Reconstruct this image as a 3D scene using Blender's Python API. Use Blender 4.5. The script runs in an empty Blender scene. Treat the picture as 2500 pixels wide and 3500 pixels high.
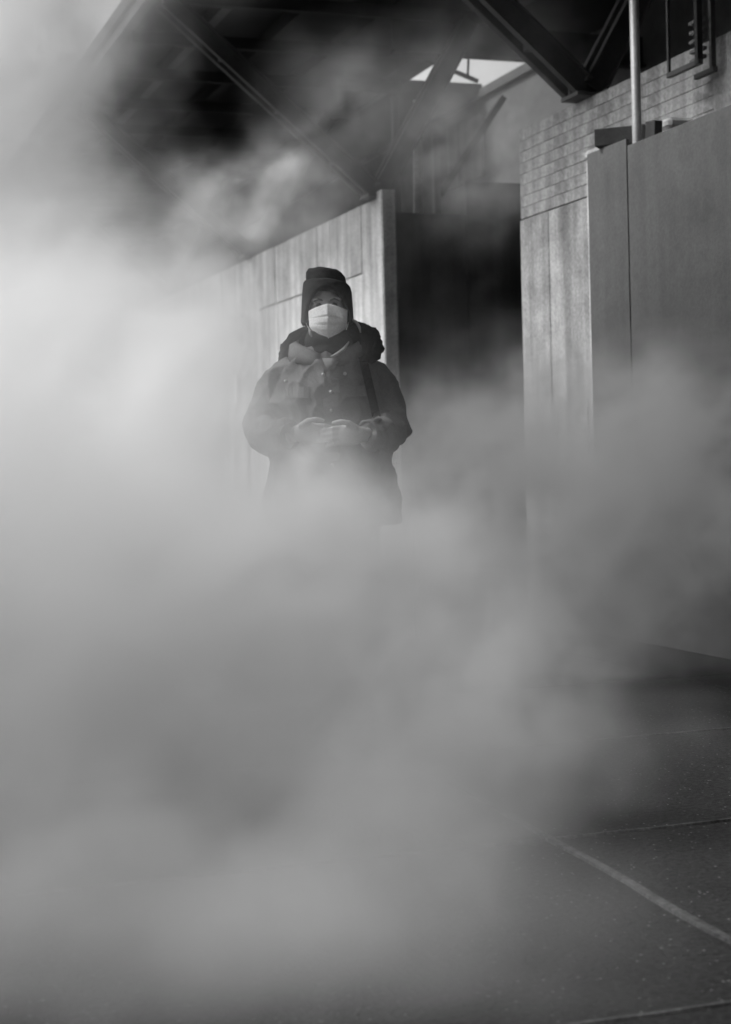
import bpy, bmesh, math, random
from mathutils import Vector, Matrix, noise as mnoise

random.seed(7)
R = math.radians
scene = bpy.context.scene
COL = scene.collection

# ------------------------------------------------------------------ camera
CAM_Z = 1.05
cam_data = bpy.data.cameras.new('camera')
cam = bpy.data.objects.new('camera', cam_data)
COL.objects.link(cam)
cam_data.sensor_fit = 'VERTICAL'
cam_data.sensor_height = 36.0
cam_data.lens = 58.63
cam_data.shift_y = -0.048
cam_data.clip_start = 0.05
cam_data.clip_end = 2000
cam.location = (0, 0, CAM_Z)
cam.rotation_euler = (Matrix.Rotation(R(90), 4, 'X') @ Matrix.Rotation(R(-1.3), 4, 'Z')).to_euler()
cam_data.dof.use_dof = True
cam_data.dof.focus_distance = 5.8
cam_data.dof.aperture_fstop = 4.0
scene.camera = cam

# ------------------------------------------------------------------ sky and sun (a black-and-white picture: the light is neutral)
SUN_EL, SUN_AZ = 48.0, -92.0          # azimuth measured from +y (view) towards +x
world = bpy.data.worlds.new('World')
scene.world = world
world.use_nodes = True
wn = world.node_tree
wn.nodes.clear()
sky = wn.nodes.new('ShaderNodeTexSky')
sky.sky_type = 'NISHITA'
sky.sun_disc = False
sky.sun_elevation = R(SUN_EL)
sky.sun_rotation = R(SUN_AZ)
sky.dust_density = 4.0
sky.air_density = 1.5
bw = wn.nodes.new('ShaderNodeRGBToBW')
bg = wn.nodes.new('ShaderNodeBackground')
bg.inputs['Strength'].default_value = 0.12
wout = wn.nodes.new('ShaderNodeOutputWorld')
wn.links.new(sky.outputs[0], bw.inputs[0])
wn.links.new(bw.outputs[0], bg.inputs['Color'])
wn.links.new(bg.outputs[0], wout.inputs['Surface'])

sun_data = bpy.data.lights.new('sun', 'SUN')
sun_data.energy = 1.4
sun_data.angle = R(14)
sun_data.color = (1, 1, 1)
sun = bpy.data.objects.new('sun', sun_data)
COL.objects.link(sun)
sd = Vector((math.sin(R(SUN_AZ)) * math.cos(R(SUN_EL)), math.cos(R(SUN_AZ)) * math.cos(R(SUN_EL)), math.sin(R(SUN_EL))))
sun.rotation_euler = sd.to_track_quat('Z', 'Y').to_euler()
sun.location = sd * 40

vs = scene.view_settings
vs.view_transform = 'Standard'
vs.look = 'None'
vs.exposure = 0.98
vs.gamma = 1.0
vs.use_curve_mapping = False

scene.render.engine = 'CYCLES'
cy = scene.cycles
cy.max_bounces = 8
cy.diffuse_bounces = 3
cy.glossy_bounces = 2
cy.transmission_bounces = 2
cy.transparent_max_bounces = 8
cy.volume_bounces = 8
cy.volume_step_rate = 5.0
cy.volume_max_steps = 256
cy.use_adaptive_sampling = True
cy.adaptive_threshold = 0.02
cy.use_denoising = True
cy.sample_clamp_indirect = 4.0

# ------------------------------------------------------------------ materials
MATS = {}

def mat(name, base, rough=0.8, var=0.25, scale=6.0, streak=0.0, fleck=0.0, fleck_scale=220.0, bump=0.15, bump_scale=60.0,
        metallic=0.0, stain=None, spec=0.3, grain=0.12):
    """neutral grey surface with large patches, optional vertical streaks and pale flecks; fine relief by bump"""
    if name in MATS:
        return MATS[name]
    m = bpy.data.materials.new(name)
    m.use_nodes = True
    nt = m.node_tree
    N, L = nt.nodes, nt.links
    b = N['Principled BSDF']
    b.inputs['Roughness'].default_value = rough
    b.inputs['Metallic'].default_value = metallic
    b.inputs['Specular IOR Level'].default_value = spec
    tc = N.new('ShaderNodeTexCoord')

    def noise(sc, det=4, vec=None, rg=0.6):
        n = N.new('ShaderNodeTexNoise')
        n.inputs['Scale'].default_value = sc
        n.inputs['Detail'].default_value = det
        n.inputs['Roughness'].default_value = rg
        L.new(vec or tc.outputs['Object'], n.inputs['Vector'])
        return n.outputs[0]

    def math_(op, a, c):
        n = N.new('ShaderNodeMath')
        n.operation = op
        for i, v in enumerate((a, c)):
            if isinstance(v, (int, float)):
                n.inputs[i].default_value = v
            else:
                L.new(v, n.inputs[i])
        return n.outputs[0]

    def rng(v, a, c, o0, o1):
        n = N.new('ShaderNodeMapRange')
        n.inputs[1].default_value = a
        n.inputs[2].default_value = c
        n.inputs[3].default_value = o0
        n.inputs[4].default_value = o1
        L.new(v, n.inputs[0])
        return n.outputs[0]

    val = rng(noise(scale, 5), 0.3, 0.7, 1 - var, 1 + var)
    if streak:
        mp = N.new('ShaderNodeMapping')
        mp.inputs['Scale'].default_value = (5.0, 5.0, 0.22)
        L.new(tc.outputs['Object'], mp.inputs['Vector'])
        st = rng(noise(1.3, 3, mp.outputs[0], 0.5), 0.35, 0.68, 1 - streak, 1 + streak * 0.5)
        val = math_('MULTIPLY', val, st)
    val = math_('MULTIPLY', val, rng(noise(bump_scale, 3), 0.3, 0.7, 1 - grain, 1 + grain))
    if stain:
        v = rng(noise(stain[0], 6), stain[1], stain[1] + 0.07, 1.0, stain[2])
        val = math_('MULTIPLY', val, v)
    val = math_('MULTIPLY', val, base)
    if fleck:
        vo = N.new('ShaderNodeTexVoronoi')
        vo.inputs['Scale'].default_value = fleck_scale
        vo.inputs['Randomness'].default_value = 1.0
        L.new(tc.outputs['Object'], vo.inputs['Vector'])
        spot = rng(vo.outputs['Distance'], 0.18, 0.32, 1.0, 0.0)
        sel = rng(vo.outputs['Color'], 0.78, 0.86, 0.0, 1.0)
        val = math_('ADD', val, math_('MULTIPLY', math_('MULTIPLY', spot, sel), fleck))
    L.new(val, b.inputs['Base Color'])
    if bump:
        bp = N.new('ShaderNodeBump')
        bp.inputs['Strength'].default_value = bump
        bp.inputs['Distance'].default_value = 0.01
        L.new(noise(bump_scale, 5), bp.inputs['Height'])
        L.new(bp.outputs[0], b.inputs['Normal'])
    MATS[name] = m
    return m

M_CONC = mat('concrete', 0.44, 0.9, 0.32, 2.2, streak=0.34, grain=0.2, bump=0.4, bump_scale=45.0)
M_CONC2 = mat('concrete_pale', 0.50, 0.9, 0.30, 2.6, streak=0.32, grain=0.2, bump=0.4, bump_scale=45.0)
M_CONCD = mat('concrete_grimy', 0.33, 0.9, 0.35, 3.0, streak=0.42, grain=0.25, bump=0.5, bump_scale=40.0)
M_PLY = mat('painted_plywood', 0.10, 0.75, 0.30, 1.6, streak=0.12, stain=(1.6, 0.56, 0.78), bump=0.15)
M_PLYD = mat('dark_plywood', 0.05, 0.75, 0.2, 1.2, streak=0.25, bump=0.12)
M_WOOD = mat('timber', 0.16, 0.85, 0.2, 3.0, streak=0.35, bump=0.2)
M_WOODD = mat('dark_timber', 0.045, 0.85, 0.2, 3.0, streak=0.3, bump=0.2)
M_STEEL = mat('painted_steel', 0.05, 0.6, 0.2, 3.0, streak=0.15, bump=0.08)
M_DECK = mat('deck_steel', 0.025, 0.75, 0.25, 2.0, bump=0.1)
M_TUBE = mat('galvanised_tube', 0.34, 0.5, 0.12, 4.0, metallic=0.25, bump=0.05, spec=0.5)
M_BRICK = mat('sooty_brick', 0.075, 0.9, 0.3, 5.0, bump=0.3)
M_MORTAR = mat('mortar', 0.11, 0.95, 0.2, 5.0, bump=0.3)
M_PAVE = mat('exposed_aggregate', 0.017, 0.85, 0.35, 3.0, fleck=0.22, fleck_scale=80.0, bump=1.0, bump_scale=55.0, grain=0.85)
M_JOINT = mat('pale_joint', 0.075, 0.9, 0.5, 14.0, bump=0.8, bump_scale=70.0, grain=0.5)
M_ROAD = mat('asphalt', 0.045, 0.85, 0.3, 2.0, fleck=0.15, fleck_scale=120.0, bump=0.8, bump_scale=150.0)
M_KERB = mat('kerb_stone', 0.22, 0.85, 0.2, 4.0, bump=0.4)
M_PAPER = mat('white_paper', 0.8, 0.8, 0.04, 4.0, bump=0.0)
M_GLASS = mat('dark_glass', 0.03, 0.2, 0.1, 2.0, bump=0.0, spec=0.5)

# ------------------------------------------------------------------ helpers
def link(name, me, m=None, parent=None):
    if m is not None:
        me.materials.append(m)
    o = bpy.data.objects.new(name, me)
    COL.objects.link(o)
    if parent is not None:
        o.parent = parent
    return o

def tag(o, label=None, cat=None, group=None, kind=None):
    for k, v in (('label', label), ('category', cat), ('group', group), ('kind', kind)):
        if v:
            o[k] = v
    return o

def empty(name, loc=(0, 0, 0), rz=0.0):
    o = bpy.data.objects.new(name, None)
    o.empty_display_size = 0.2
    COL.objects.link(o)
    o.location = loc
    o.rotation_euler = (0, 0, rz)
    return o

def finish(bm, name, smooth=False):
    bmesh.ops.recalc_face_normals(bm, faces=bm.faces)
    me = bpy.data.meshes.new(name)
    bm.to_mesh(me)
    bm.free()
    if smooth:
        for p in me.polygons:
            p.use_smooth = True
    return me

def bm_box(bm, lo, hi, bev=0.0, mtx=None):
    x0, y0, z0 = lo
    x1, y1, z1 = hi
    vs_ = [bm.verts.new(c) for c in ((x0, y0, z0), (x1, y0, z0), (x1, y1, z0), (x0, y1, z0), (x0, y0, z1), (x1, y0, z1), (x1, y1, z1), (x0, y1, z1))]
    fs = [bm.faces.new([vs_[i] for i in f]) for f in ((0, 3, 2, 1), (4, 5, 6, 7), (0, 1, 5, 4), (1, 2, 6, 5), (2, 3, 7, 6), (3, 0, 4, 7))]
    if bev:
        es = list({e for f in fs for e in f.edges})
        r = bmesh.ops.bevel(bm, geom=es, offset=bev, segments=1, affect='EDGES')
        vs_ = list({v for f in r['faces'] for v in f.verts} | {v for v in vs_ if v.is_valid})
    if mtx is not None:
        bmesh.ops.transform(bm, matrix=mtx, verts=[v for v in vs_ if v.is_valid])
    return vs_

def box(name, lo, hi, m, parent=None, bev=0.004):
    bm = bmesh.new()
    bm_box(bm, lo, hi, bev)
    return link(name, finish(bm, name), m, parent)

def frame_of(d, up=Vector((0, 0, 1))):
    d = d.normalized()
    if abs(d.dot(up)) > 0.98:
        up = Vector((0, 1, 0))
    x = d.cross(up).normalized()
    y = x.cross(d).normalized()
    return x, y, d

def bm_beam(bm, a, b, w, h, bev=0.003, up=Vector((0, 0, 1))):
    """rectangular bar from a to b, w across, h in the 'up' sense"""
    a, b = Vector(a), Vector(b)
    x, y, d = frame_of(b - a, up)
    L_ = (b - a).length
    mtx = Matrix((( x.x, d.x, y.x, a.x), (x.y, d.y, y.y, a.y), (x.z, d.z, y.z, a.z), (0, 0, 0, 1)))
    bm_box(bm, (-w / 2, 0, -h / 2), (w / 2, L_, h / 2), bev, mtx)

def beam(name, a, b, w, h, m, parent=None, bev=0.003, up=Vector((0, 0, 1))):
    bm = bmesh.new()
    bm_beam(bm, a, b, w, h, bev, up)
    return link(name, finish(bm, name), m, parent)

def bm_tube(bm, pts, rad, seg=12, caps=True, ell=None, up=Vector((0, 0, 1))):
    """skin of rings along pts; rad = list of (rx, ry) or floats; consistent frame from 'up'"""
    pts = [Vector(p) for p in pts]
    rings = []
    n = len(pts)
    for i, p in enumerate(pts):
        d = (pts[min(i + 1, n - 1)] - pts[max(i - 1, 0)])
        x, y, d = frame_of(d, up)
        r = rad[i]
        rx, ry = r if isinstance(r, (tuple, list)) else (r, r)
        rings.append([bm.verts.new(p + x * rx * math.cos(2 * math.pi * k / seg) + y * ry * math.sin(2 * math.pi * k / seg)) for k in range(seg)])
    for i in range(n - 1):
        for k in range(seg):
            bm.faces.new((rings[i][k], rings[i][(k + 1) % seg], rings[i + 1][(k + 1) % seg], rings[i + 1][k]))
    if caps:
        bm.faces.new(list(reversed(rings[0])))
        bm.faces.new(rings[-1])
    return rings

def tube(name, pts, rad, m, parent=None, seg=12, caps=True, up=Vector((0, 0, 1)), smooth=True):
    bm = bmesh.new()
    bm_tube(bm, pts, rad, seg, caps, up=up)
    return link(name, finish(bm, name, smooth), m, parent)

# the street frame: the viaduct wall runs along U, N points from the street into the wall
ANG = R(19.0)
U = Vector((-math.sin(ANG), math.cos(ANG), 0))
NV = Vector((math.cos(ANG), math.sin(ANG), 0))
W0 = Vector((1.94, 9.995, 0))
STREET = Matrix(((NV.x, U.x, 0, W0.x), (NV.y, U.y, 0, W0.y), (0, 0, 1, 0), (0, 0, 0, 1)))   # local x = into the wall, y = along it

def street_empty(name, x=0.0, y=0.0, z=0.0):
    o = empty(name)
    o.location = STREET @ Vector((x, y, z))
    o.rotation_euler = (0, 0, ANG)
    return o

def street_box(name, lo, hi, m, bev=0.005):
    """top-level box in the street frame with its origin at the base"""
    bx, by, bz = (lo[0] + hi[0]) / 2, (lo[1] + hi[1]) / 2, lo[2]
    bm = bmesh.new()
    bm_box(bm, (lo[0] - bx, lo[1] - by, 0), (hi[0] - bx, hi[1] - by, hi[2] - bz), bev)
    o = link(name, finish(bm, name), m)
    o.location = STREET @ Vector((bx, by, bz))
    o.rotation_euler = (0, 0, ANG)
    return o

# ------------------------------------------------------------------ ground
bm = bmesh.new()
g = 600
f = bm.faces.new([bm.verts.new(c) for c in ((-g, -g, -0.17), (g, -g, -0.17), (g, g, -0.17), (-g, g, -0.17))])
ground = tag(link('road', finish(bm, 'road'), M_ROAD), 'dark asphalt roadway beyond the kerb', kind='structure')

pave = tag(street_empty('pavement'), 'dark pavement of large slabs with pale joints', kind='structure')
X_ROWS = [1.95, -0.015, -1.14, -5.06]      # row edges (street frame x), hoarding stands at x = -0.6
CROSS0, FLAG = -7.42, 1.40
box('pavement_bed', (-5.06, -14, -0.16), (1.95, 34, -0.0065), M_JOINT, pave, 0.0)
slab_mesh = {}
for r in range(3):
    x1, x0 = X_ROWS[r], X_ROWS[r + 1]
    for k in range(-3, 25):
        w, l = x1 - x0 - 0.014, FLAG - 0.016
        key = (r, k % 3)
        if key not in slab_mesh:
            bm = bmesh.new()
            bm_box(bm, (-w / 2, -l / 2, -0.03), (w / 2, l / 2, 0.0), 0.006)
            me = finish(bm, 'slab')
            me.materials.append(M_PAVE)
            slab_mesh[key] = me
        s = bpy.data.objects.new('slab', slab_mesh[key])
        COL.objects.link(s)
        s.parent = pave
        s.location = ((x0 + x1) / 2, CROSS0 + (k + 0.5) * FLAG, random.uniform(-0.0015, 0.0015))
        s.rotation_euler = (random.uniform(-0.0008, 0.0008), random.uniform(-0.0008, 0.0008), 0)
# the long mortar strip that stands a little proud between two rows of slabs
bm = bmesh.new()
prev = None
for i in range(0, 201):
    y = -12 + i * 0.14
    wob = 0.008 * mnoise.noise(Vector((y * 2.3, 0, 0))) + 0.005 * mnoise.noise(Vector((y * 9, 3, 0)))
    hw = 0.015 + 0.009 * mnoise.noise(Vector((y * 5, 7, 0)))
    zt = 0.007 + 0.003 * mnoise.noise(Vector((y * 6, 1, 0)))
    c = -3.083 + 0.061 * min(y + 3.83, 0) + wob
    ring = [bm.verts.new(v) for v in ((c - hw, y, -0.02), (c - hw * 0.7, y, zt), (c + hw * 0.7, y, zt), (c + hw, y, -0.02))]
    if prev:
        for a in range(3):
            bm.faces.new((prev[a], prev[a + 1], ring[a + 1], ring[a]))
    prev = ring
link('joint_strip', finish(bm, 'joint_strip'), M_JOINT, pave)

# thinner mortar strips across the slabs
for k in range(-2, 24):
    bm = bmesh.new()
    prev = None
    y0 = CROSS0 + k * FLAG
    for i in range(0, 57):
        x = -5.05 + i * 0.07
        wob = 0.006 * mnoise.noise(Vector((x * 3.1, y0, 2.0)))
        hw = 0.0075 + 0.006 * mnoise.noise(Vector((x * 7, y0, 5.0)))
        zt = 0.0035 + 0.003 * mnoise.noise(Vector((x * 5, y0, 9.0)))
        ring = [bm.verts.new(v) for v in ((x, y0 + wob - hw, -0.01), (x, y0 + wob - hw * 0.6, zt), (x, y0 + wob + hw * 0.6, zt), (x, y0 + wob + hw, -0.01))]
        if prev:
            for a in range(3):
                bm.faces.new((prev[a], prev[a + 1], ring[a + 1], ring[a]))
        prev = ring
    link('cross_joint', finish(bm, 'cross_joint'), M_JOINT, pave)

kerb = tag(street_empty('kerb'), 'pale stone kerb along the pavement edge', kind='structure')
bm = bmesh.new()
bm_box(bm, (-0.10, -0.745, -0.30), (0.10, 0.745, 0.0), 0.015)
kmesh = finish(bm, 'kerb_stone')
kmesh.materials.append(M_KERB)
for k in range(-9, 23):
    s = bpy.data.objects.new('kerb_stone', kmesh)
    COL.objects.link(s)
    s.parent = kerb
    s.location = (-5.17, k * 1.5, random.uniform(-0.004, 0.004))

# ------------------------------------------------------------------ concrete walls with board marks
WALL_H = 3.46

def board_wall(name, s0, s1, label, xf=0.0, xt=0.15, ztop=WALL_H, split=None, seed=1, skip_top=False):
    """a wall of poured panels: a body and the slightly uneven cast panels on its street face, joints left open between them"""
    rnd = random.Random(seed)
    root = tag(street_empty(name, 0, (s0 + s1) / 2), label, 'wall')
    off = (s0 + s1) / 2
    box('core', (xf + 0.03, s0 - off + 0.004, 0.0), (xt, s1 - off - 0.004, ztop - 0.01), M_CONC, root, 0.01)
    zs = [0.0, 1.45, 2.82, ztop] if not split else [0.0] + split + [ztop]
    for zi in range(len(zs) - (2 if skip_top else 1)):
        y = s0
        z0, z1 = zs[zi], zs[zi + 1]
        while y < s1 - 0.05:
            w = rnd.uniform(0.42, 0.75)
            if s1 - (y + w) < 0.35:
                w = s1 - y
            d = rnd.uniform(-0.006, 0.006)
            # slight sag of the panel edges so that joints are not ruler-straight
            zj0 = rnd.uniform(-0.01, 0.01) if zi else 0
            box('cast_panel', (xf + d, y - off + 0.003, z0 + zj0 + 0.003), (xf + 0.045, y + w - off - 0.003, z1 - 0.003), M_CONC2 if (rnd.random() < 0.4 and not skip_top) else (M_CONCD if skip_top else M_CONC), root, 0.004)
            y += w
    return root

wall_far = board_wall('concrete_wall', 5.45, 48.0, 'streaked pale concrete wall of tall cast panels behind the masked person', seed=4)
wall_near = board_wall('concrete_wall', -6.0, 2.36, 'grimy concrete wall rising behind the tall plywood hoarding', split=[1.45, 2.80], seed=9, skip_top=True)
# narrow corner post at the near end of the far wall
cp = tag(street_box('corner_post', (-0.02, 5.30, 0), (0.12, 5.445, WALL_H + 0.05), M_CONC2, 0.012), 'narrow pale concrete post at the near end of the streaked wall', 'post')

# upper courses of small blocks on the near wall, above the pour joint
bl = {}
rnd = random.Random(3)
zc, i = 2.806, 0
BH, BW = 0.0815, 1.36
while zc < WALL_H - 0.03:
    y = -0.36 + (i % 2) * 0.26
    if i % 2:
        y = -0.36
    while y < 2.355:
        w = min(BW if (y > -0.35 or i % 2 == 0) else BW / 2, 2.355 - y)
        key = rnd.randint(0, 5) if w == BW else (9, round(w, 2))
        if w > 0.03:
            if key not in bl:
                bm = bmesh.new()
                t = rnd.uniform(0.0, 0.004)
                bm_box(bm, (0.006 - t, 0.0005, 0.0009), (0.028, w - 0.0005, BH - 0.0009), 0.003)
                me = finish(bm, 'block')
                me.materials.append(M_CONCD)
                bl[key] = me
            b_ = bpy.data.objects.new('block', bl[key])
            COL.objects.link(b_)
            b_.parent = wall_near
            b_.location = (0, y - (-6.0 + 2.36) / 2, zc)
        y += w
    zc += BH
    i += 1
rnd = random.Random(21)
yy = -6.0
while yy < -0.37:
    w = min(rnd.uniform(0.5, 0.8), -0.365 - yy)
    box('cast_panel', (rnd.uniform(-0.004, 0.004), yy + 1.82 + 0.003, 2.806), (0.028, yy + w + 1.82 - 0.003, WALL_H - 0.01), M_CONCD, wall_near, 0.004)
    yy += w

# low wall with a sloping coping in front of the near wall
lw = tag(street_empty('low_wall', -0.17, 0.6), 'low concrete wall with a pale coping between the hoarding and the tall wall', 'wall')
box('wall_body', (-0.05, -0.85, 0.0), (0.155, 0.24, 2.95), M_CONC, lw, 0.01)
box('coping', (-0.06, -0.86, 2.955), (0.155, 0.25, 3.02), M_CONC, lw, 0.02)

# ------------------------------------------------------------------ elevated deck on V brackets
DECK_Z = 5.30
deck = tag(street_empty('elevated_deck', 0, 0, DECK_Z), 'dark steel deck of an elevated walkway overhead', 'deck')
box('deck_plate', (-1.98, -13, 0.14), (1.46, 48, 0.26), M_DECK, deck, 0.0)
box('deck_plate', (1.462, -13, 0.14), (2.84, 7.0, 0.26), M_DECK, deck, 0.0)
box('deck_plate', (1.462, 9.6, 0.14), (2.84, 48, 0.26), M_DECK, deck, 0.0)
for x in (-1.93, -1.2, -0.45, 0.3, 1.41):
    bm = bmesh.new()
    bm_box(bm, (x - 0.006, -12.9, -0.02), (x + 0.006, 47.9, 0.136), 0)
    bm_box(bm, (x - 0.05, -12.9, -0.034), (x + 0.05, 47.9, -0.022), 0)
    link('stringer', finish(bm, 'stringer'), M_STEEL if abs(x) > 1 else M_DECK, deck)
for k in range(-8, 31):
    box('cross_joist', (-1.9, 1.3 + k * 1.45 - 0.04, -0.15), (1.40, 1.3 + k * 1.45 + 0.04, -0.038), M_DECK, deck, 0.0)

def v_bracket(s, label):
    root = tag(street_empty('v_bracket', 0, s, WALL_H), label, 'bracket', 'steel brackets along the wall top')
    top = DECK_Z - WALL_H - 0.16
    # shoe plate on the wall
    bm = bmesh.new()
    bm_box(bm, (-0.10, -0.13, 0.002), (0.17, 0.13, 0.03), 0.004)
    bm_box(bm, (-0.10, -0.012, 0.028), (0.14, 0.012, 0.20), 0.0)
    link('shoe', finish(bm, 'shoe'), M_STEEL, root)
    for nm, tx, y in (('outer_arm', -1.90, 0), ('inner_arm', 0.98, 0)):
        a, b = Vector((-0.02 if tx < 0 else 0.05, 0, 0.07)), Vector((tx, 0, top))
        arm = None
        for sy in (-1, 1):
            bm = bmesh.new()
            up = Vector((0, 1, 0))
            d = (b - a).normalized()
            nrm = Vector((-d.z, 0, d.x))
            o_ = Vector((0, sy * 0.055, 0))
            bm_beam(bm, a + o_, b + o_, 0.16, 0.010, 0, up)                       # web of the channel
            for e in (-1, 1):
                bm_beam(bm, a + o_ + nrm * e * 0.075 + Vector((0, sy * 0.03, 0)), b + o_ + nrm * e * 0.075 + Vector((0, sy * 0.03, 0)), 0.012, 0.055, 0, up)
            link(nm.replace('arm', 'channel'), finish(bm, nm), M_STEEL, root)
    for t in (0.18, 0.45, 0.72):
        p = Vector((-0.02, 0, 0.07)).lerp(Vector((-1.90, 0, top)), t)
        box('batten_plate', (p.x - 0.05, -0.05, p.z - 0.05), (p.x + 0.05, 0.05, p.z + 0.05), M_STEEL, root, 0.0)
    return root

v_bracket(1.30, 'dark V-shaped steel bracket above the pole and hoarding')
v_bracket(5.55, 'dark V-shaped steel bracket at the near end of the pale streaked wall')
v_bracket(9.95, 'V-shaped steel bracket lost in steam, second along the pale wall')
v_bracket(14.35, 'faint V-shaped steel bracket far along the pale wall in the steam')
v_bracket(-3.05, 'dark V-shaped steel bracket over the near end of the hoarding')

# deep cross girder at the near end of the pale wall, seen end-on through the gap
cg = tag(street_empty('cross_girder', 0, 5.55, 0), 'deep dark cross girder under the deck over the gap', 'girder')
bm = bmesh.new()
bm_box(bm, (0.25, 0.10, 4.86), (3.3, 0.12, 5.14), 0)
bm_box(bm, (0.25, 0.04, 4.84), (3.3, 0.18, 4.858), 0)
link('girder_web', finish(bm, 'girder_web'), M_DECK, cg)

beam('tie_bar', (0.92, 0.85, 4.97), (1.42, 0.85, 4.80), 0.03, 0.04, M_DECK, cg)
beam('tie_bar', (1.33, 0.85, 5.10), (1.31, 0.85, 4.83), 0.02, 0.02, M_DECK, cg)

# ------------------------------------------------------------------ buildings behind
def brick_face(root, x, y0, y1, z0, z1, bw_=0.30, bh=0.13, seed=0):
    rnd = random.Random(seed)
    ms = []
    for k in range(3):
        bm = bmesh.new()
        bm_box(bm, (-0.012 - 0.005 * k, 0.006, 0.006), (0.02, bw_ - 0.006, bh - 0.006), 0.003)
        me = finish(bm, 'block')
        me.materials.append(M_BRICK)
        ms.append(me)
    z, i = z0, 0
    while z < z1 - bh:
        y = y0 + (i % 2) * bw_ / 2
        while y < y1 - bw_:
            o = bpy.data.objects.new('block', ms[rnd.randint(0, 2)])
            COL.objects.link(o)
            o.parent = root
            o.location = (x, y, z)
            y += bw_
        z += bh
        i += 1

def rear_building(y0, y1, h, label, seed):
    root = tag(street_empty('rear_building', 2.85, y0, 0), label, 'building')
    box('wall', (0, 0, 0), (7, y1 - y0, h), M_MORTAR, root, 0)
    box('parapet', (-0.06, -0.03, h + 0.002), (7, y1 - y0, h + 0.12), M_BRICK, root, 0.01)
    return root

bA = rear_building(-9.0, 6.72, 8.0, 'tall dark building behind the grimy concrete wall', 1)
bB = rear_building(7.02, 48.0, 5.38, 'low dark building seen through the gap beyond the dark hoarding', 2)

# ------------------------------------------------------------------ unseen building added across the street to shade the near pavement and steam
ob = tag(street_empty('shade_building', -18.0, -2.2), 'unseen tall building added across the street to shade the near pavement', 'building')
box('wall', (-14, -44, -0.17), (0, 0, 27.0), M_BRICK, ob, 0)
box('cornice', (-14.2, -44.2, 27.003), (0.5, 0.3, 27.6), M_CONC, ob, 0.03)
wm = {}
for nm, lo, hi, m in (('window', (0.003, -0.65, 0), (0.10, 0.65, 2.0), M_CONC), ('pane', (0.103, -0.52, 0.16), (0.115, 0.52, 1.86), M_GLASS)):
    bm = bmesh.new()
    bm_box(bm, lo, hi, 0.0)
    me = finish(bm, nm)
    me.materials.append(m)
    wm[nm] = me
for fl in range(7):
    for k in range(14):
        w_ = bpy.data.objects.new('window', wm['window'])
        COL.objects.link(w_)
        w_.parent = ob
        w_.location = (0, -1.9 - k * 3.05, 4.2 + fl * 3.2)
        p_ = bpy.data.objects.new('pane', wm['pane'])
        COL.objects.link(p_)
        p_.parent = w_

# ------------------------------------------------------------------ hoardings
def hoarding(name, p0, p1, widths, heights, m, label, thick=0.02, posts=True):
    """plywood sheets on posts, standing along p0 -> p1 (street frame)"""
    p0, p1 = Vector((*p0, 0)), Vector((*p1, 0))
    d = (p1 - p0).normalized()
    n = Vector((-d.y, d.x, 0))
    root = tag(street_empty(name, p0.x, p0.y), label, 'hoarding')
    t = 0.0
    for i, (w, h) in enumerate(zip(widths, heights)):
        a = d * (t + 0.003)
        b = d * (t + w - 0.003)
        off = n * (0.004 * (i % 2))
        for z0, z1 in ([(0.01, h)] if posts else [(0.01, h - 1.2205), (h - 1.2195, h)]):
            bm = bmesh.new()
            zc_ = Vector((0, 0, (z0 + z1) / 2))
            bm_beam(bm, a + off + zc_, b + off + zc_, thick, z1 - z0, 0.002)
            link('plywood_sheet', finish(bm, 'plywood_sheet'), m, root)
        if posts:
            q = a + n * 0.075
            beam('post', q + Vector((0, 0, 0)) + d * 0.05, q + d * 0.05 + Vector((0, 0, h - 0.25)), 0.09, 0.09, M_WOODD, root, 0.003, Vector((0, 1, 0)))
        t += w
    return root

# front hoarding: from its far end towards the camera; sheets stand at x = -0.6
HX = -0.60
front = hoarding('plywood_hoarding', (HX, 0.05), (HX, -9.0), [0.49, 1.22, 1.22, 1.22, 1.22, 1.22, 1.22], [2.84, 2.80, 2.80, 2.80, 2.80, 2.80, 2.80], M_PLY,
                 'tall grey painted plywood hoarding standing beside the pavement')
for c in front.children:
    if c.name.startswith('post'):
        c.location.x += 0.0
# inner hoarding across the gap
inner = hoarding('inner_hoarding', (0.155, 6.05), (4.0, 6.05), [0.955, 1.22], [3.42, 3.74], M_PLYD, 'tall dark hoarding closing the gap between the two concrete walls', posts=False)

# ------------------------------------------------------------------ scaffold tube, timber stubs on the hoarding
pole = tag(street_empty('scaffold_tube', -0.50, -0.366), 'upright galvanised scaffold tube rising behind the hoarding', 'pole')
tube('shaft', [(0, 0, 0), (0, 0, 5.10)], [0.027, 0.027], M_TUBE, pole, 20)
tube('base_plate', [(0, 0, 0.0), (0, 0, 0.012)], [0.075, 0.075], M_TUBE, pole, 4)
bm = bmesh.new()
bm_tube(bm, [(0, 0, 2.60), (0, 0, 2.67)], [0.036, 0.036], 16)
bm_box(bm, (-0.075, -0.03, 2.605), (-0.03, 0.03, 2.665), 0.004)
link('clamp', finish(bm, 'clamp'), M_STEEL, pole)
tb = tag(street_empty('timber_block', -0.56, -0.20, 2.85), 'dark timber block lying on the hoarding top beside the scaffold tube', 'timber')
beam('block_body', (-0.06, 0.10, 0.05), (0.16, -0.10, 0.05), 0.10, 0.10, M_WOODD, tb)
ts = tag(street_empty('timber_stub', -0.52, -0.60, 2.55), 'short tilted timber stub sticking up behind the hoarding beside the tube', 'timber')
beam('stub_body', (0, 0.05, -0.1), (0.0, -0.0, 0.36), 0.05, 0.11, M_WOODD, ts)

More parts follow.
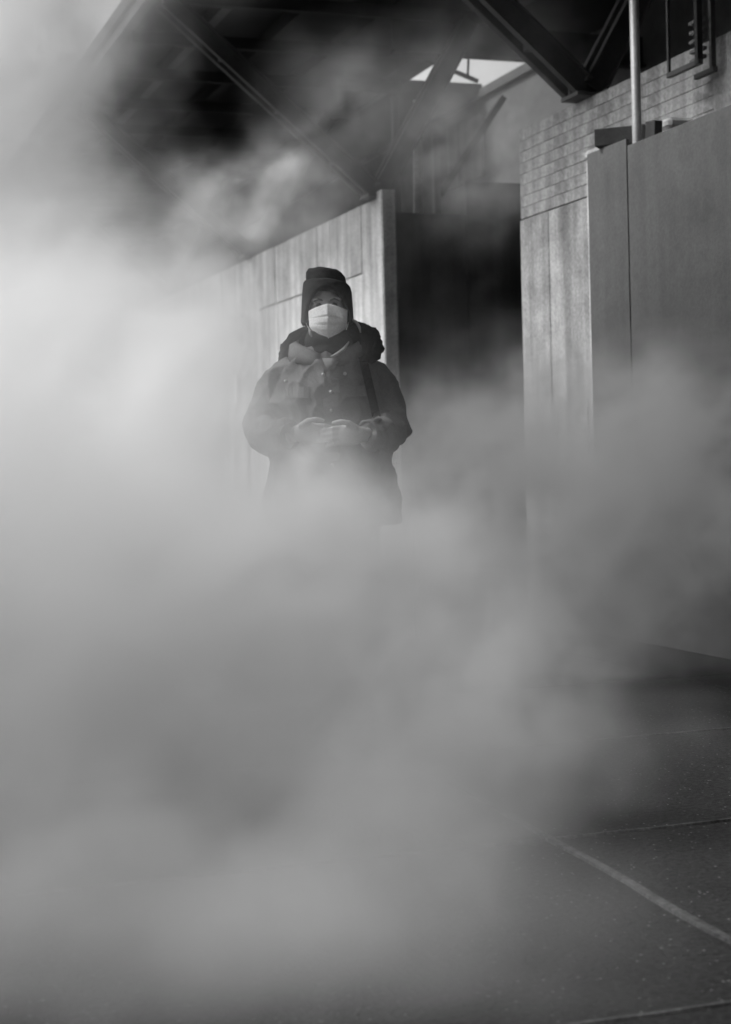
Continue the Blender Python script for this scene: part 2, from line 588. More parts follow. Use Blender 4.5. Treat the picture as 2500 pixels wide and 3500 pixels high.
# hanging steel frame under the deck
hb = tag(street_empty('hanging_frame', -0.15, -0.30, 0), 'small hanging steel frame with short slats under the dark deck', 'frame')
for nm, a, b, w in (('hanger_bar', (0, 0.17, 3.30), (0, 0.17, 5.2), 0.018), ('hanger_bar', (0, -0.17, 3.28), (0, -0.17, 5.2), 0.036), ('bottom_bar', (0, 0.18, 3.29), (0, -0.19, 3.29), 0.03),
                    ('bottom_bar', (0.09, 0.02, 3.25), (0.09, -0.20, 3.25), 0.03), ('side_bar', (0.09, -0.17, 3.26), (0.09, -0.17, 3.7), 0.03)):
    beam(nm, a, b, w, w, M_DECK if w > 0.03 else M_STEEL, hb, 0.002, Vector((1, 0, 0)))
for k in range(5):
    z = 3.33 + 0.055 * k
    bm = bmesh.new()
    bm_beam(bm, (0.05, 0.0, z), (0.05 + random.uniform(-0.006, 0.006), -0.15, z + random.uniform(-0.006, 0.006)), 0.03, 0.022, 0.004)
    link('louvre_slat', finish(bm, 'louvre_slat'), M_WOOD, hb)

# ------------------------------------------------------------------ timber behind the inner hoarding
pl = tag(street_empty('leaning_plank', 0, 0, 0), 'pale plank leaning upright behind the dark inner hoarding', 'plank')
beam('plank_body', (0.90, 7.0, 0.0), (1.01, 7.0, 4.72), 0.09, 0.03, M_CONC2, pl)
for x, y, h, w, lab in ((0.74, 7.0, 4.75, 0.07, 'dark timber prop standing next to the pale wall corner above the dark hoarding'),
                        (1.17, 7.0, 4.35, 0.07, 'grey timber prop standing just beside the pale leaning plank')):
    p = tag(street_empty('timber_prop', x, y, 0), lab, 'prop')
    beam('prop_body', (0, 0, 0), (0.02, 0, h), w, w, M_WOOD, p)
br = tag(street_empty('diagonal_brace', 0, 0, 0), 'dark diagonal brace crossing above the dark inner hoarding', 'brace')
beam('brace_body', (1.30, 7.2, 3.8), (2.05, 7.2, 4.85), 0.05, 0.07, M_STEEL, br)
pn = tag(street_empty('pale_panel', 0, 0, 0), 'dull pale board hung on the rear wall behind the diagonal brace', 'panel')
box('panel_body', (2.79, 9.55, 4.45), (2.835, 10.65, 5.2), M_WOOD, pn)

# a sheet of paper on the far wall
tag(street_box('sign_board', (-0.03, 16.9, 2.80), (-0.006, 18.3, 3.06), M_PAPER, 0.002), 'white sign board on the pale wall, almost lost in bright steam', 'sign')
tag(street_box('white_strip', (-0.03, 10.54, 1.80), (-0.006, 10.68, 2.14), M_PAPER, 0.002), 'narrow upright white strip on the pale wall by the shoulder of the person', 'strip')

# ------------------------------------------------------------------ the person
M_SKIN = mat('skin', 0.26, 0.55, 0.12, 14.0, bump=0.08, bump_scale=200.0, spec=0.4)
M_KNIT = mat('knit_wool', 0.028, 0.95, 0.25, 40.0, bump=0.5, bump_scale=260.0, spec=0.1)
M_SCARF = mat('scarf_wool', 0.016, 0.95, 0.3, 30.0, bump=0.5, bump_scale=200.0, spec=0.1)
M_COAT = mat('coat_cloth', 0.105, 0.85, 0.35, 5.0, bump=0.25, bump_scale=160.0, spec=0.2)
M_FUR = mat('hood_fur', 0.010, 0.95, 0.4, 40.0, bump=0.6, bump_scale=120.0, spec=0.1)
M_LINING = mat('pale_lining', 0.22, 0.9, 0.15, 12.0, bump=0.1)
M_SHIRT = mat('grey_shirt', 0.10, 0.9, 0.15, 12.0, bump=0.1)
M_MASK = mat('mask_fabric', 0.87, 0.9, 0.04, 20.0, bump=0.08, bump_scale=150.0, spec=0.15)
M_TROUS = mat('dark_trousers', 0.03, 0.9, 0.25, 6.0, bump=0.2)
M_SHOE = mat('black_shoe', 0.02, 0.5, 0.2, 10.0, bump=0.1)
M_SNAP = mat('metal_snap', 0.30, 0.45, 0.05, 10.0, metallic=0.5, bump=0.0)
M_EYE = mat('dark_eye', 0.02, 0.25, 0.0, 10.0, bump=0.0, spec=0.5)

PX, PY = -0.142, 6.80

def bm_ellipsoid(bm, c, r, seg=20, rings=12, rot=None):
    mtx = Matrix.Translation(c) @ (rot.to_4x4() if rot else Matrix.Identity(4)) @ Matrix.Diagonal((*r, 1))
    bmesh.ops.create_uvsphere(bm, u_segments=seg, v_segments=rings, radius=1.0, matrix=mtx)

def remeshed(bm, name, voxel, smooth_iter=4, fac=0.5):
    """one continuous skin round everything in bm"""
    me = finish(bm, name)
    o = bpy.data.objects.new(name, me)
    COL.objects.link(o)
    md = o.modifiers.new('remesh', 'REMESH')
    md.mode = 'VOXEL'
    md.voxel_size = voxel
    sm = o.modifiers.new('smooth', 'SMOOTH')
    sm.factor = fac
    sm.iterations = smooth_iter
    dg = bpy.context.evaluated_depsgraph_get()
    dg.update()
    new = bpy.data.meshes.new_from_object(o.evaluated_get(dg))
    bpy.data.objects.remove(o)
    bpy.data.meshes.remove(me)
    new.name = name
    for p in new.polygons:
        p.use_smooth = True
    return new

def gauss(p, c, r):
    return math.exp(-((p[0] - c[0]) ** 2 + (p[1] - c[1]) ** 2 + (p[2] - c[2]) ** 2) / (r * r))

# --- body: one continuous skin
bm = bmesh.new()
bm_ellipsoid(bm, (0, 0.005, 1.685), (0.078, 0.096, 0.112))
bm_ellipsoid(bm, (0, -0.028, 1.610), (0.056, 0.066, 0.058))
bm_ellipsoid(bm, (0, -0.098, 1.660), (0.014, 0.022, 0.030))
for sx in (-1, 1):
    bm_ellipsoid(bm, (sx * 0.030, -0.070, 1.712), (0.034, 0.020, 0.014))
    bm_ellipsoid(bm, (sx * 0.042, -0.056, 1.655), (0.024, 0.022, 0.024))
    bm_ellipsoid(bm, (sx * 0.080, 0.012, 1.668), (0.010, 0.020, 0.032))
bm_tube(bm, [(0, 0.02, 1.40), (0, 0.02, 1.50), (0, 0.005, 1.62)], [0.075, 0.058, 0.056], 20)
bm_tube(bm, [(0, 0.02, 0.86), (0, 0.02, 1.0), (0, 0.02, 1.2), (0, 0.02, 1.36), (0, 0.02, 1.45)], [(0.16, 0.11), (0.15, 0.10), (0.16, 0.11), (0.17, 0.11), (0.10, 0.08)], 24, up=Vector((0, 1, 0)))
for sx in (-1, 1):
    bm_tube(bm, [(sx * 0.14, 0.02, 1.42), (sx * 0.195, 0.02, 1.395), (sx * 0.250, 0.015, 1.28), (sx * 0.265, -0.01, 1.185), (sx * 0.225, -0.15, 1.165), (sx * 0.145, -0.245, 1.165)],
            [0.06, 0.06, 0.05, 0.046, 0.042, 0.030], 16)
    bm_tube(bm, [(sx * 0.09, 0.02, 0.90), (sx * 0.10, 0.01, 0.70), (sx * 0.105, 0.0, 0.48), (sx * 0.108, 0.03, 0.28), (sx * 0.112, 0.04, 0.09)],
            [0.088, 0.080, 0.058, 0.055, 0.042], 18, up=Vector((0, 1, 0)))
    bm_tube(bm, [(sx * 0.112, 0.06, 0.055), (sx * 0.118, -0.04, 0.05), (sx * 0.125, -0.14, 0.035)], [0.036, 0.038, 0.025], 12)
# his left hand (to the picture's right): back of the hand to the viewer, fingers across
def hand(bm, sx, y0, zc, flip):
    wr = Vector((sx * 0.150, y0 + 0.025, zc - 0.003))
    bm_tube(bm, [wr, (sx * 0.125, y0 + 0.008, zc), (sx * 0.098, y0, zc + 0.001), (sx * 0.065, y0 - 0.004, zc), (sx * 0.046, y0 - 0.002, zc - 0.001)],
            [(0.020, 0.028), (0.021, 0.033), (0.020, 0.042), (0.018, 0.043), (0.013, 0.040)], 16, up=Vector((0, 0, 1)))
    ln = (0.070, 0.080, 0.075, 0.058)
    for k in range(4):
        z = zc + 0.031 - k * 0.0205
        l = ln[k]
        curl = 0.012 + 0.004 * k
        p = [Vector((sx * 0.058, y0, z)), Vector((sx * (0.046 - l * 0.42), y0 - 0.010, z - 0.003)),
             Vector((sx * (0.046 - l * 0.78), y0 - 0.002 + curl * 0.4, z - 0.008)), Vector((sx * (0.046 - l * 0.98), y0 + 0.006 + curl, z - 0.012))]
        bm_tube(bm, p, [0.0092, 0.0088, 0.0080, 0.0062], 10)
        bm_ellipsoid(bm, p[-1], (0.0066,) * 3, 8, 6)
    t = [Vector((sx * 0.112, y0 - 0.010, zc + 0.026)), Vector((sx * 0.080, y0 - 0.024, zc + 0.047)), Vector((sx * 0.048, y0 - 0.030, zc + 0.053)), Vector((sx * 0.020, y0 - 0.026, zc + 0.048))]
    bm_tube(bm, t, [0.013, 0.012, 0.0105, 0.0078], 10)
    bm_ellipsoid(bm, t[-1], (0.008,) * 3, 8, 6)
hand(bm, 1, -0.282, 1.160, False)
hand(bm, -1, -0.256, 1.172, True)
body = remeshed(bm, 'person', 0.0048, 3)
for v in body.vertices:
    p = v.co
    for sx in (-1, 1):
        v.co.y += 0.019 * gauss(p, (sx * 0.033, -0.085, 1.690), 0.020)     # eye sockets
person = tag(link('person', body, M_SKIN), 'person in a dark beanie, white face mask and dark coat, standing with hands together', 'person')
person.location = (PX, PY, 0.0)
for sx in (-1, 1):
    bm = bmesh.new()
    bm_ellipsoid(bm, (sx * 0.031, -0.066, 1.688), (0.0125, 0.0125, 0.0115), 14, 10)
    link('eye', finish(bm, 'eye', True), M_EYE, person)
    bm = bmesh.new()
    bm_tube(bm, [(sx * 0.014, -0.096, 1.706), (sx * 0.032, -0.096, 1.712), (sx * 0.052, -0.080, 1.705)], [0.003, 0.0045, 0.002], 8)
    link('eyebrow', finish(bm, 'eyebrow', True), M_EYE, person)

# --- coat
bm = bmesh.new()
prof = [(0.80, 0.285, 0.195), (0.92, 0.275, 0.19), (1.02, 0.262, 0.185), (1.10, 0.252, 0.178), (1.20, 0.252, 0.178), (1.32, 0.248, 0.172), (1.40, 0.218, 0.158),
        (1.455, 0.172, 0.138), (1.495, 0.140, 0.112), (1.53, 0.10, 0.085)]
bm_tube(bm, [(0, 0.015, z) for z, a, b in prof], [(a, b) for z, a, b in prof], 40, up=Vector((0, 1, 0)))
arms = {}
for sx in (-1, 1):
    k = 1.0 if sx < 0 else 0.92
    pts = [(sx * 0.13, 0.02, 1.44), (sx * 0.196 * k, 0.02, 1.388), (sx * 0.240 * k, 0.02, 1.32), (sx * 0.262 * k, 0.015, 1.26), (sx * 0.270 * k, -0.01, 1.185), (sx * 0.246 * (1 if sx < 0 else 0.95), -0.085, 1.168), (sx * 0.214, -0.165, 1.164), (sx * 0.160, -0.245, 1.162)]
    rad = [0.066, 0.074, 0.076, 0.074, 0.078, 0.072, 0.063, 0.052]
    fine, frad = [], []
    for i in range(len(pts) - 1):
        for q in range(5):
            t = q / 5
            fine.append(Vector(pts[i]).lerp(Vector(pts[i + 1]), t))
            # ridged folds round the elbow and the cuff
            s_ = i + t
            fold = 0.0035 * math.sin(s_ * 9.5 + sx) * (math.exp(-((s_ - 4.2) / 1.2) ** 2) + 0.6 * math.exp(-((s_ - 6.6) / 0.5) ** 2))
            frad.append(rad[i] * (1 - t) + rad[i + 1] * t + fold)
    fine.append(Vector(pts[-1]))
    frad.append(rad[-1])
    bm_tube(bm, fine, frad, 22)
coat_me = remeshed(bm, 'coat', 0.0065, 14)
nrm_ = [v.normal.copy() for v in coat_me.vertices]
for v in coat_me.vertices:
    p = v.co
    n = nrm_[v.index]
    w = 0.010 * mnoise.noise(Vector((p.x * 7 + 3, p.y * 7, p.z * 3.2))) + 0.006 * (0.5 - abs(mnoise.noise(Vector((p.x * 13, p.y * 13, p.z * 6 + p.x * 9)))))
    if abs(p.x) > 0.20:
        w += 0.006 * math.sin(p.z * 62 + p.x * 48 + p.y * 40 + 5 * mnoise.noise(p * 7)) * math.exp(-((p.z - 1.20) / 0.09) ** 2)
    w += 0.006 * (0.35 - abs(mnoise.noise(Vector((p.x * 9 + p.z * 6, p.y * 9, p.z * 9 - p.x * 8)))))
    for (fx, fz, fr, amp, sd_) in ((5.0, -4.0, 6.5, 0.013, 1.0), (-6.0, 5.0, 8.0, 0.010, 7.0), (9.0, 8.0, 13.0, 0.006, 13.0)):
        r_ = 1 - 2.6 * abs(mnoise.noise(Vector((p.x * fr + p.z * fx + sd_, p.y * fr, p.z * fr * 0.7 + p.x * fz))))
        w += amp * (0.5 if p.x > 0.2 else (0.65 if p.x < -0.24 else 1.0)) * (max(r_, 0) ** 2 - 0.25)
    w += 0.006 * math.sin(p.z * 55 + 40 * abs(p.x)) * math.exp(-((p.z - 1.06) / 0.06) ** 2)
    v.co = p + n * w
coat = link('coat', coat_me, M_COAT, person)
from mathutils.bvhtree import BVHTree
cb = bmesh.new()
cb.from_mesh(coat_me)
BVH = BVHTree.FromBMesh(cb)
cb.free()

def on_front(x, z, lift=0.004):
    h = BVH.ray_cast(Vector((x, -1.0, z)), Vector((0, 1, 0)))
    return Vector((x, (h[0].y if h[0] else -0.15) - lift, z))

def ribbon(name, path, half, m, parent, thick=0.006, lift=0.003):
    """cloth strip lying on the coat front along a path of (x, z)"""
    bm = bmesh.new()
    prev = None
    n = len(path)
    for i, (x, z) in enumerate(path):
        a, b = path[max(i - 1, 0)], path[min(i + 1, n - 1)]
        d = Vector((b[0] - a[0], b[1] - a[1])).normalized()
        px, pz = -d.y, d.x
        l = on_front(x + px * half, z + pz * half, lift)
        r = on_front(x - px * half, z - pz * half, lift)
        f_ = Vector((0, thick, 0))
        ring = [bm.verts.new(l - f_), bm.verts.new(r - f_), bm.verts.new(r + f_), bm.verts.new(l + f_)]
        if prev:
            for k in range(4):
                bm.faces.new((prev[k], prev[(k + 1) % 4], ring[(k + 1) % 4], ring[k]))
        else:
            bm.faces.new(ring)
        prev = ring
    bm.faces.new(list(reversed(prev)))
    return link(name, finish(bm, name), m, parent)

ribbon('placket', [(0.012 + 0.004 * math.sin(i), 1.425 - i * 0.03) for i in range(21)], 0.030, M_COAT, coat, 0.004)
for x, z in ((-0.018, 1.405), (0.068, 1.408), (0.010, 1.262), (-0.172, 1.385), (0.012, 1.335), (0.010, 1.045)):
    c = on_front(x, z, 0.009)
    bm = bmesh.new()
    bm_tube(bm, [c, c + Vector((0, -0.003, 0)), c + Vector((0, -0.005, 0))], [0.0075, 0.0075, 0.004], 12)
    link('snap_button', finish(bm, 'snap_button', True), M_SNAP, coat)
for sx in (-1, 1):
    ribbon('pocket_flap', [(sx * (0.075 + 0.011 * i), 1.335 + 0.0005 * i) for i in range(10)], 0.022, M_COAT, coat, 0.004)
    bm = bmesh.new()
    c0, c1 = Vector((sx * 0.172, -0.230, 1.163)), Vector((sx * 0.150, -0.255, 1.161))
    bm_tube(bm, [c0, c0.lerp(c1, 0.5), c1], [0.056, 0.058, 0.053], 20, caps=False)
    link('cuff', finish(bm, 'cuff', True), M_COAT, coat)
# open collar: two folded leaves standing beside the scarf
for sx in (-1, 1):
    bm = bmesh.new()
    rows_ = []
    for i in range(9):
        t = i / 8
        a = R(-78 + 150 * t)                       # from the front round to the nape
        cx, cyy = sx * math.cos(a) * 0.112, 0.02 + math.sin(a) * 0.105
        zb = 1.440 + 0.075 * t
        hgt = 0.055 + 0.02 * math.sin(math.pi * t)
        outw = Vector((sx * math.cos(a), math.sin(a), 0))
        p0 = Vector((cx, cyy, zb))
        p1 = p0 + outw * 0.016 + Vector((0, 0, hgt))
        p2 = p1 + outw * 0.030 + Vector((0, 0, -0.012))
        p3 = p0 + outw * 0.055 + Vector((0, 0, 0.0))
        rows_.append([bm.verts.new(q) for q in (p0, p1, p2, p3)])
    for i in range(8):
        for k in range(4):
            bm.faces.new((rows_[i][k], rows_[i][(k + 1) % 4], rows_[i + 1][(k + 1) % 4], rows_[i + 1][k]))
    bm.faces.new(rows_[0])
    bm.faces.new(rows_[-1])
    bmesh.ops.subdivide_edges(bm, edges=bm.edges[:], cuts=1, use_grid_fill=True, smooth=0.6)
    link('collar', finish(bm, 'collar', True), M_COAT, coat)
# hood lying round the nape, fuzzy
bm = bmesh.new()
hp = [(-0.175, 0.035, 1.475), (-0.155, 0.075, 1.520), (-0.105, 0.125, 1.560), (-0.03, 0.155, 1.575), (0.05, 0.145, 1.578), (0.115, 0.095, 1.575), (0.158, 0.035, 1.555), (0.178, -0.02, 1.515), (0.172, -0.06, 1.47)]
bm_tube(bm, hp, [0.030, 0.045, 0.055, 0.058, 0.058, 0.060, 0.058, 0.050, 0.030], 20)
bmesh.ops.subdivide_edges(bm, edges=bm.edges[:], cuts=3, use_grid_fill=True, smooth=0.7)
hood_me = finish(bm, 'hood', True)
nrm_ = [v.normal.copy() for v in hood_me.vertices]
for v in hood_me.vertices:
    p = v.co.copy()
    v.co += nrm_[v.index] * (0.010 * mnoise.noise(p * 28) + 0.008 * mnoise.noise(p * 75) + 0.006 * mnoise.noise(p * 160))
link('hood', hood_me, M_FUR, coat)
tube('hood_lining', [(0.098, -0.028, 1.635), (0.118, -0.032, 1.622), (0.130, -0.036, 1.600), (0.134, -0.040, 1.578)], [0.004, 0.006, 0.006, 0.003], M_LINING, coat, 8)
# strap over his left shoulder
ribbon('shoulder_strap', [(0.140 + 0.0045 * i, 1.478 - 0.022 * i) for i in range(13)], 0.017, M_FUR, person, 0.008, 0.013)
# scarf: two rolls of wool round the neck
scarf_bm = bmesh.new()
for (z, rx, ry, r, tilt) in ((1.500, 0.074, 0.080, 0.034, 0.12), (1.545, 0.066, 0.078, 0.034, -0.05), (1.582, 0.068, 0.074, 0.022, 0.05)):
    ring = []
    nseg = 28
    for i in range(nseg + 1):
        a = 2 * math.pi * i / nseg
        ring.append(Vector((math.cos(a) * rx, 0.005 + math.sin(a) * ry, z + math.cos(a) * tilt * 0.1 + 0.006 * math.sin(3 * a))))
    bm_tube(scarf_bm, ring, [r] * (nseg + 1), 12)
sc_me = remeshed(scarf_bm, 'scarf', 0.006, 3)
nrm_ = [v.normal.copy() for v in sc_me.vertices]
for v in sc_me.vertices:
    v.co += nrm_[v.index] * (0.006 * mnoise.noise(v.co * 22))
link('scarf', sc_me, M_SCARF, person)
tube('pale_neckband', [(0.012, -0.124, 1.478), (0.040, -0.126, 1.488), (0.066, -0.118, 1.508), (0.086, -0.098, 1.538)], [0.003, 0.0075, 0.0075, 0.003], M_LINING, person, 8)
tube('pale_tie', [(-0.073, -0.088, 1.595), (-0.068, -0.098, 1.575), (-0.062, -0.103, 1.562)], [0.003, 0.006, 0.003], M_LINING, person, 8)
bm = bmesh.new()
vsx = [bm.verts.new(c) for c in ((-0.022, -0.135, 1.472), (0.052, -0.135, 1.472), (0.030, -0.166, 1.432), (0.012, -0.170, 1.420), (-0.008, -0.166, 1.435), (0.015, -0.10, 1.475), (0.015, -0.13, 1.42))]
bmesh.ops.convex_hull(bm, input=bm.verts[:])
link('shirt_front', finish(bm, 'shirt_front', True), M_SHIRT, person)

# --- beanie
def hat_ring(z, rx, ry, n=64, lift=None, cx=0.0, cyy=0.004):
    out = []
    for i in range(n):
        a = 2 * math.pi * i / n                       # a = 0 faces the viewer (-y)
        zz = z + (lift(a) if lift else 0)
        out.append((cx + rx * math.sin(a), cyy - ry * math.cos(a), zz))
    return out

def loft(rings, cap=True):
    bm = bmesh.new()
    vr = [[bm.verts.new(c) for c in r] for r in rings]
    n = len(vr[0])
    for i in range(len(vr) - 1):
        for k in range(n):
            bm.faces.new((vr[i][k], vr[i][(k + 1) % n], vr[i + 1][(k + 1) % n], vr[i + 1][k]))
    if cap:
        bm.faces.new(vr[-1])
    return bm

def arch(a):
    a = abs((a + math.pi) % (2 * math.pi) - math.pi)
    t = min(a / R(62), 1)
    return (1 - t * t) ** 0.75

low = lambda a: 0.136 * arch(a)
mid = lambda a: 0.096 * arch(a) + 0.006 * math.sin(a - 0.6)
hi_ = lambda a: 0.010 * math.cos(a) - 0.010 * math.sin(a)
rings = [hat_ring(1.640, 0.088, 0.096, lift=low), hat_ring(1.622, 0.093, 0.102, lift=low), hat_ring(1.616, 0.101, 0.109, lift=low), hat_ring(1.628, 0.107, 0.115, lift=low),
         hat_ring(1.672, 0.107, 0.117, lift=mid), hat_ring(1.715, 0.104, 0.115, lift=lambda a: 0.055 * arch(a)), hat_ring(1.755, 0.099, 0.114, lift=lambda a: 0.022 * arch(a) - 0.008 * math.sin(a)),
         hat_ring(1.778, 0.096, 0.110, lift=hi_), hat_ring(1.785, 0.090, 0.104, lift=hi_), hat_ring(1.775, 0.085, 0.099, lift=hi_)]
bm = loft(rings, False)
cuff_me = finish(bm, 'beanie_cuff', True)
rings = [hat_ring(1.745, 0.078, 0.093), hat_ring(1.775, 0.081, 0.096, lift=hi_), hat_ring(1.798, 0.082, 0.095, lift=hi_, cx=-0.002), hat_ring(1.818, 0.080, 0.092, lift=hi_, cx=-0.004),
         hat_ring(1.832, 0.070, 0.082, lift=hi_, cx=-0.006), hat_ring(1.840, 0.052, 0.060, cx=-0.008), hat_ring(1.846, 0.02, 0.025, cx=-0.012)]
crown_me = finish(loft(rings), 'beanie_crown', True)
for me in (cuff_me, crown_me):
    nrm_ = [v.normal.copy() for v in me.vertices]
    for v in me.vertices:
        v.co += nrm_[v.index] * 0.004 * mnoise.noise(v.co * 26)
beanie = link('beanie', crown_me, M_KNIT, person)
link('beanie_cuff', cuff_me, M_KNIT, beanie)

# --- pleated mask
bm = bmesh.new()
NU, NVV = 25, 33
grid = []
for j in range(NVV):
    v = j / (NVV - 1)                                   # 0 top, 1 bottom
    row = []
    for i in range(NU):
        u = -1 + 2 * i / (NU - 1)
        hw = 0.079 - 0.004 * v if v < 0.62 else 0.0765 - (v - 0.62) ** 1.5 * 0.135
        x = u * hw + 0.004
        ztop = 1.690 - 0.022 * abs(u) ** 1.4
        zbot = 1.552 + 0.020 * u * u
        z = ztop * (1 - v) + zbot * v
        bulge = 0.014 * math.sin(math.pi * min(v * 1.05, 1)) * (1 - u * u)
        y = -0.116 + 0.052 * abs(u) ** 2.2 - bulge - 0.010 * math.exp(-((u / 0.16) ** 2)) * (1 - v) + 0.022 * max(v - 0.55, 0)
        # three folded pleats
        for pz, dep in ((0.34, 0.0050), (0.56, 0.0055), (0.76, 0.0040)):
            t = (v - pz) / 0.055 + 0.6 * u * u
            if 0 <= t < 1:
                y += dep * (1 - t) * (1 - 0.55 * u * u) * 1.6
            elif -1 < t < 0:
                y -= dep * (1 + t) * (1 - 0.55 * u * u) * 0.8
        y -= 0.0025 * math.exp(-((u / 0.05) ** 2))
        row.append(bm.verts.new((x, y, z)))
    grid.append(row)
for j in range(NVV - 1):
    for i in range(NU - 1):
        bm.faces.new((grid[j][i], grid[j][i + 1], grid[j + 1][i + 1], grid[j + 1][i]))
bmesh.ops.solidify(bm, geom=bm.faces[:], thickness=0.0015)
mask = link('face_mask', finish(bm, 'face_mask', True), M_MASK, person)
for sx in (-1, 1):
    for z0, z1 in ((1.664, 1.672), (1.590, 1.640)):
        tube('ear_loop', [(sx * 0.072 + 0.004, -0.058, z0), (sx * 0.084, -0.02, (z0 + z1) / 2), (sx * 0.092, 0.01, z1)], [0.0016] * 3, M_MASK, mask, 6)

# --- trousers and shoes
bm = bmesh.new()
bm_tube(bm, [(0, 0.02, 0.80), (0, 0.02, 0.90), (0, 0.02, 1.0)], [(0.175, 0.125), (0.185, 0.13), (0.18, 0.125)], 28, up=Vector((0, 1, 0)))
for sx in (-1, 1):
    lp = [(sx * 0.088, 0.02, 0.90), (sx * 0.100, 0.012, 0.70), (sx * 0.108, 0.005, 0.48), (sx * 0.112, 0.03, 0.26), (sx * 0.115, 0.035, 0.10), (sx * 0.116, 0.030, 0.06)]
    bm_tube(bm, lp, [0.100, 0.096, 0.082, 0.075, 0.074, 0.078], 22, up=Vector((0, 1, 0)))
tr = remeshed(bm, 'trousers', 0.010, 4)
nrm_ = [v.normal.copy() for v in tr.vertices]
for v in tr.vertices:
    p = v.co
    v.co += nrm_[v.index] * (0.008 * mnoise.noise(Vector((p.x * 9, p.y * 9, p.z * 5))) + 0.005 * math.sin(p.z * 80 + 3 * mnoise.noise(p * 6)) * math.exp(-((p.z - 0.12) / 0.08) ** 2))
link('trousers', tr, M_TROUS, person)
for sx in (-1, 1):
    bm = bmesh.new()
    bm_tube(bm, [(sx * 0.112, 0.10, 0.05), (sx * 0.114, 0.04, 0.058), (sx * 0.120, -0.05, 0.052), (sx * 0.128, -0.14, 0.040), (sx * 0.132, -0.185, 0.030)],
            [(0.036, 0.040), (0.044, 0.055), (0.046, 0.050), (0.046, 0.038), (0.026, 0.024)], 18)
    sh = link('shoe', remeshed(bm, 'shoe', 0.007, 3), M_SHOE, person)
    bm = bmesh.new()
    bm_box(bm, (sx * 0.121 - 0.048, -0.195, 0.002), (sx * 0.121 + 0.048, 0.135, 0.024), 0.010)
    link('sole', finish(bm, 'sole'), M_SHOE, sh)

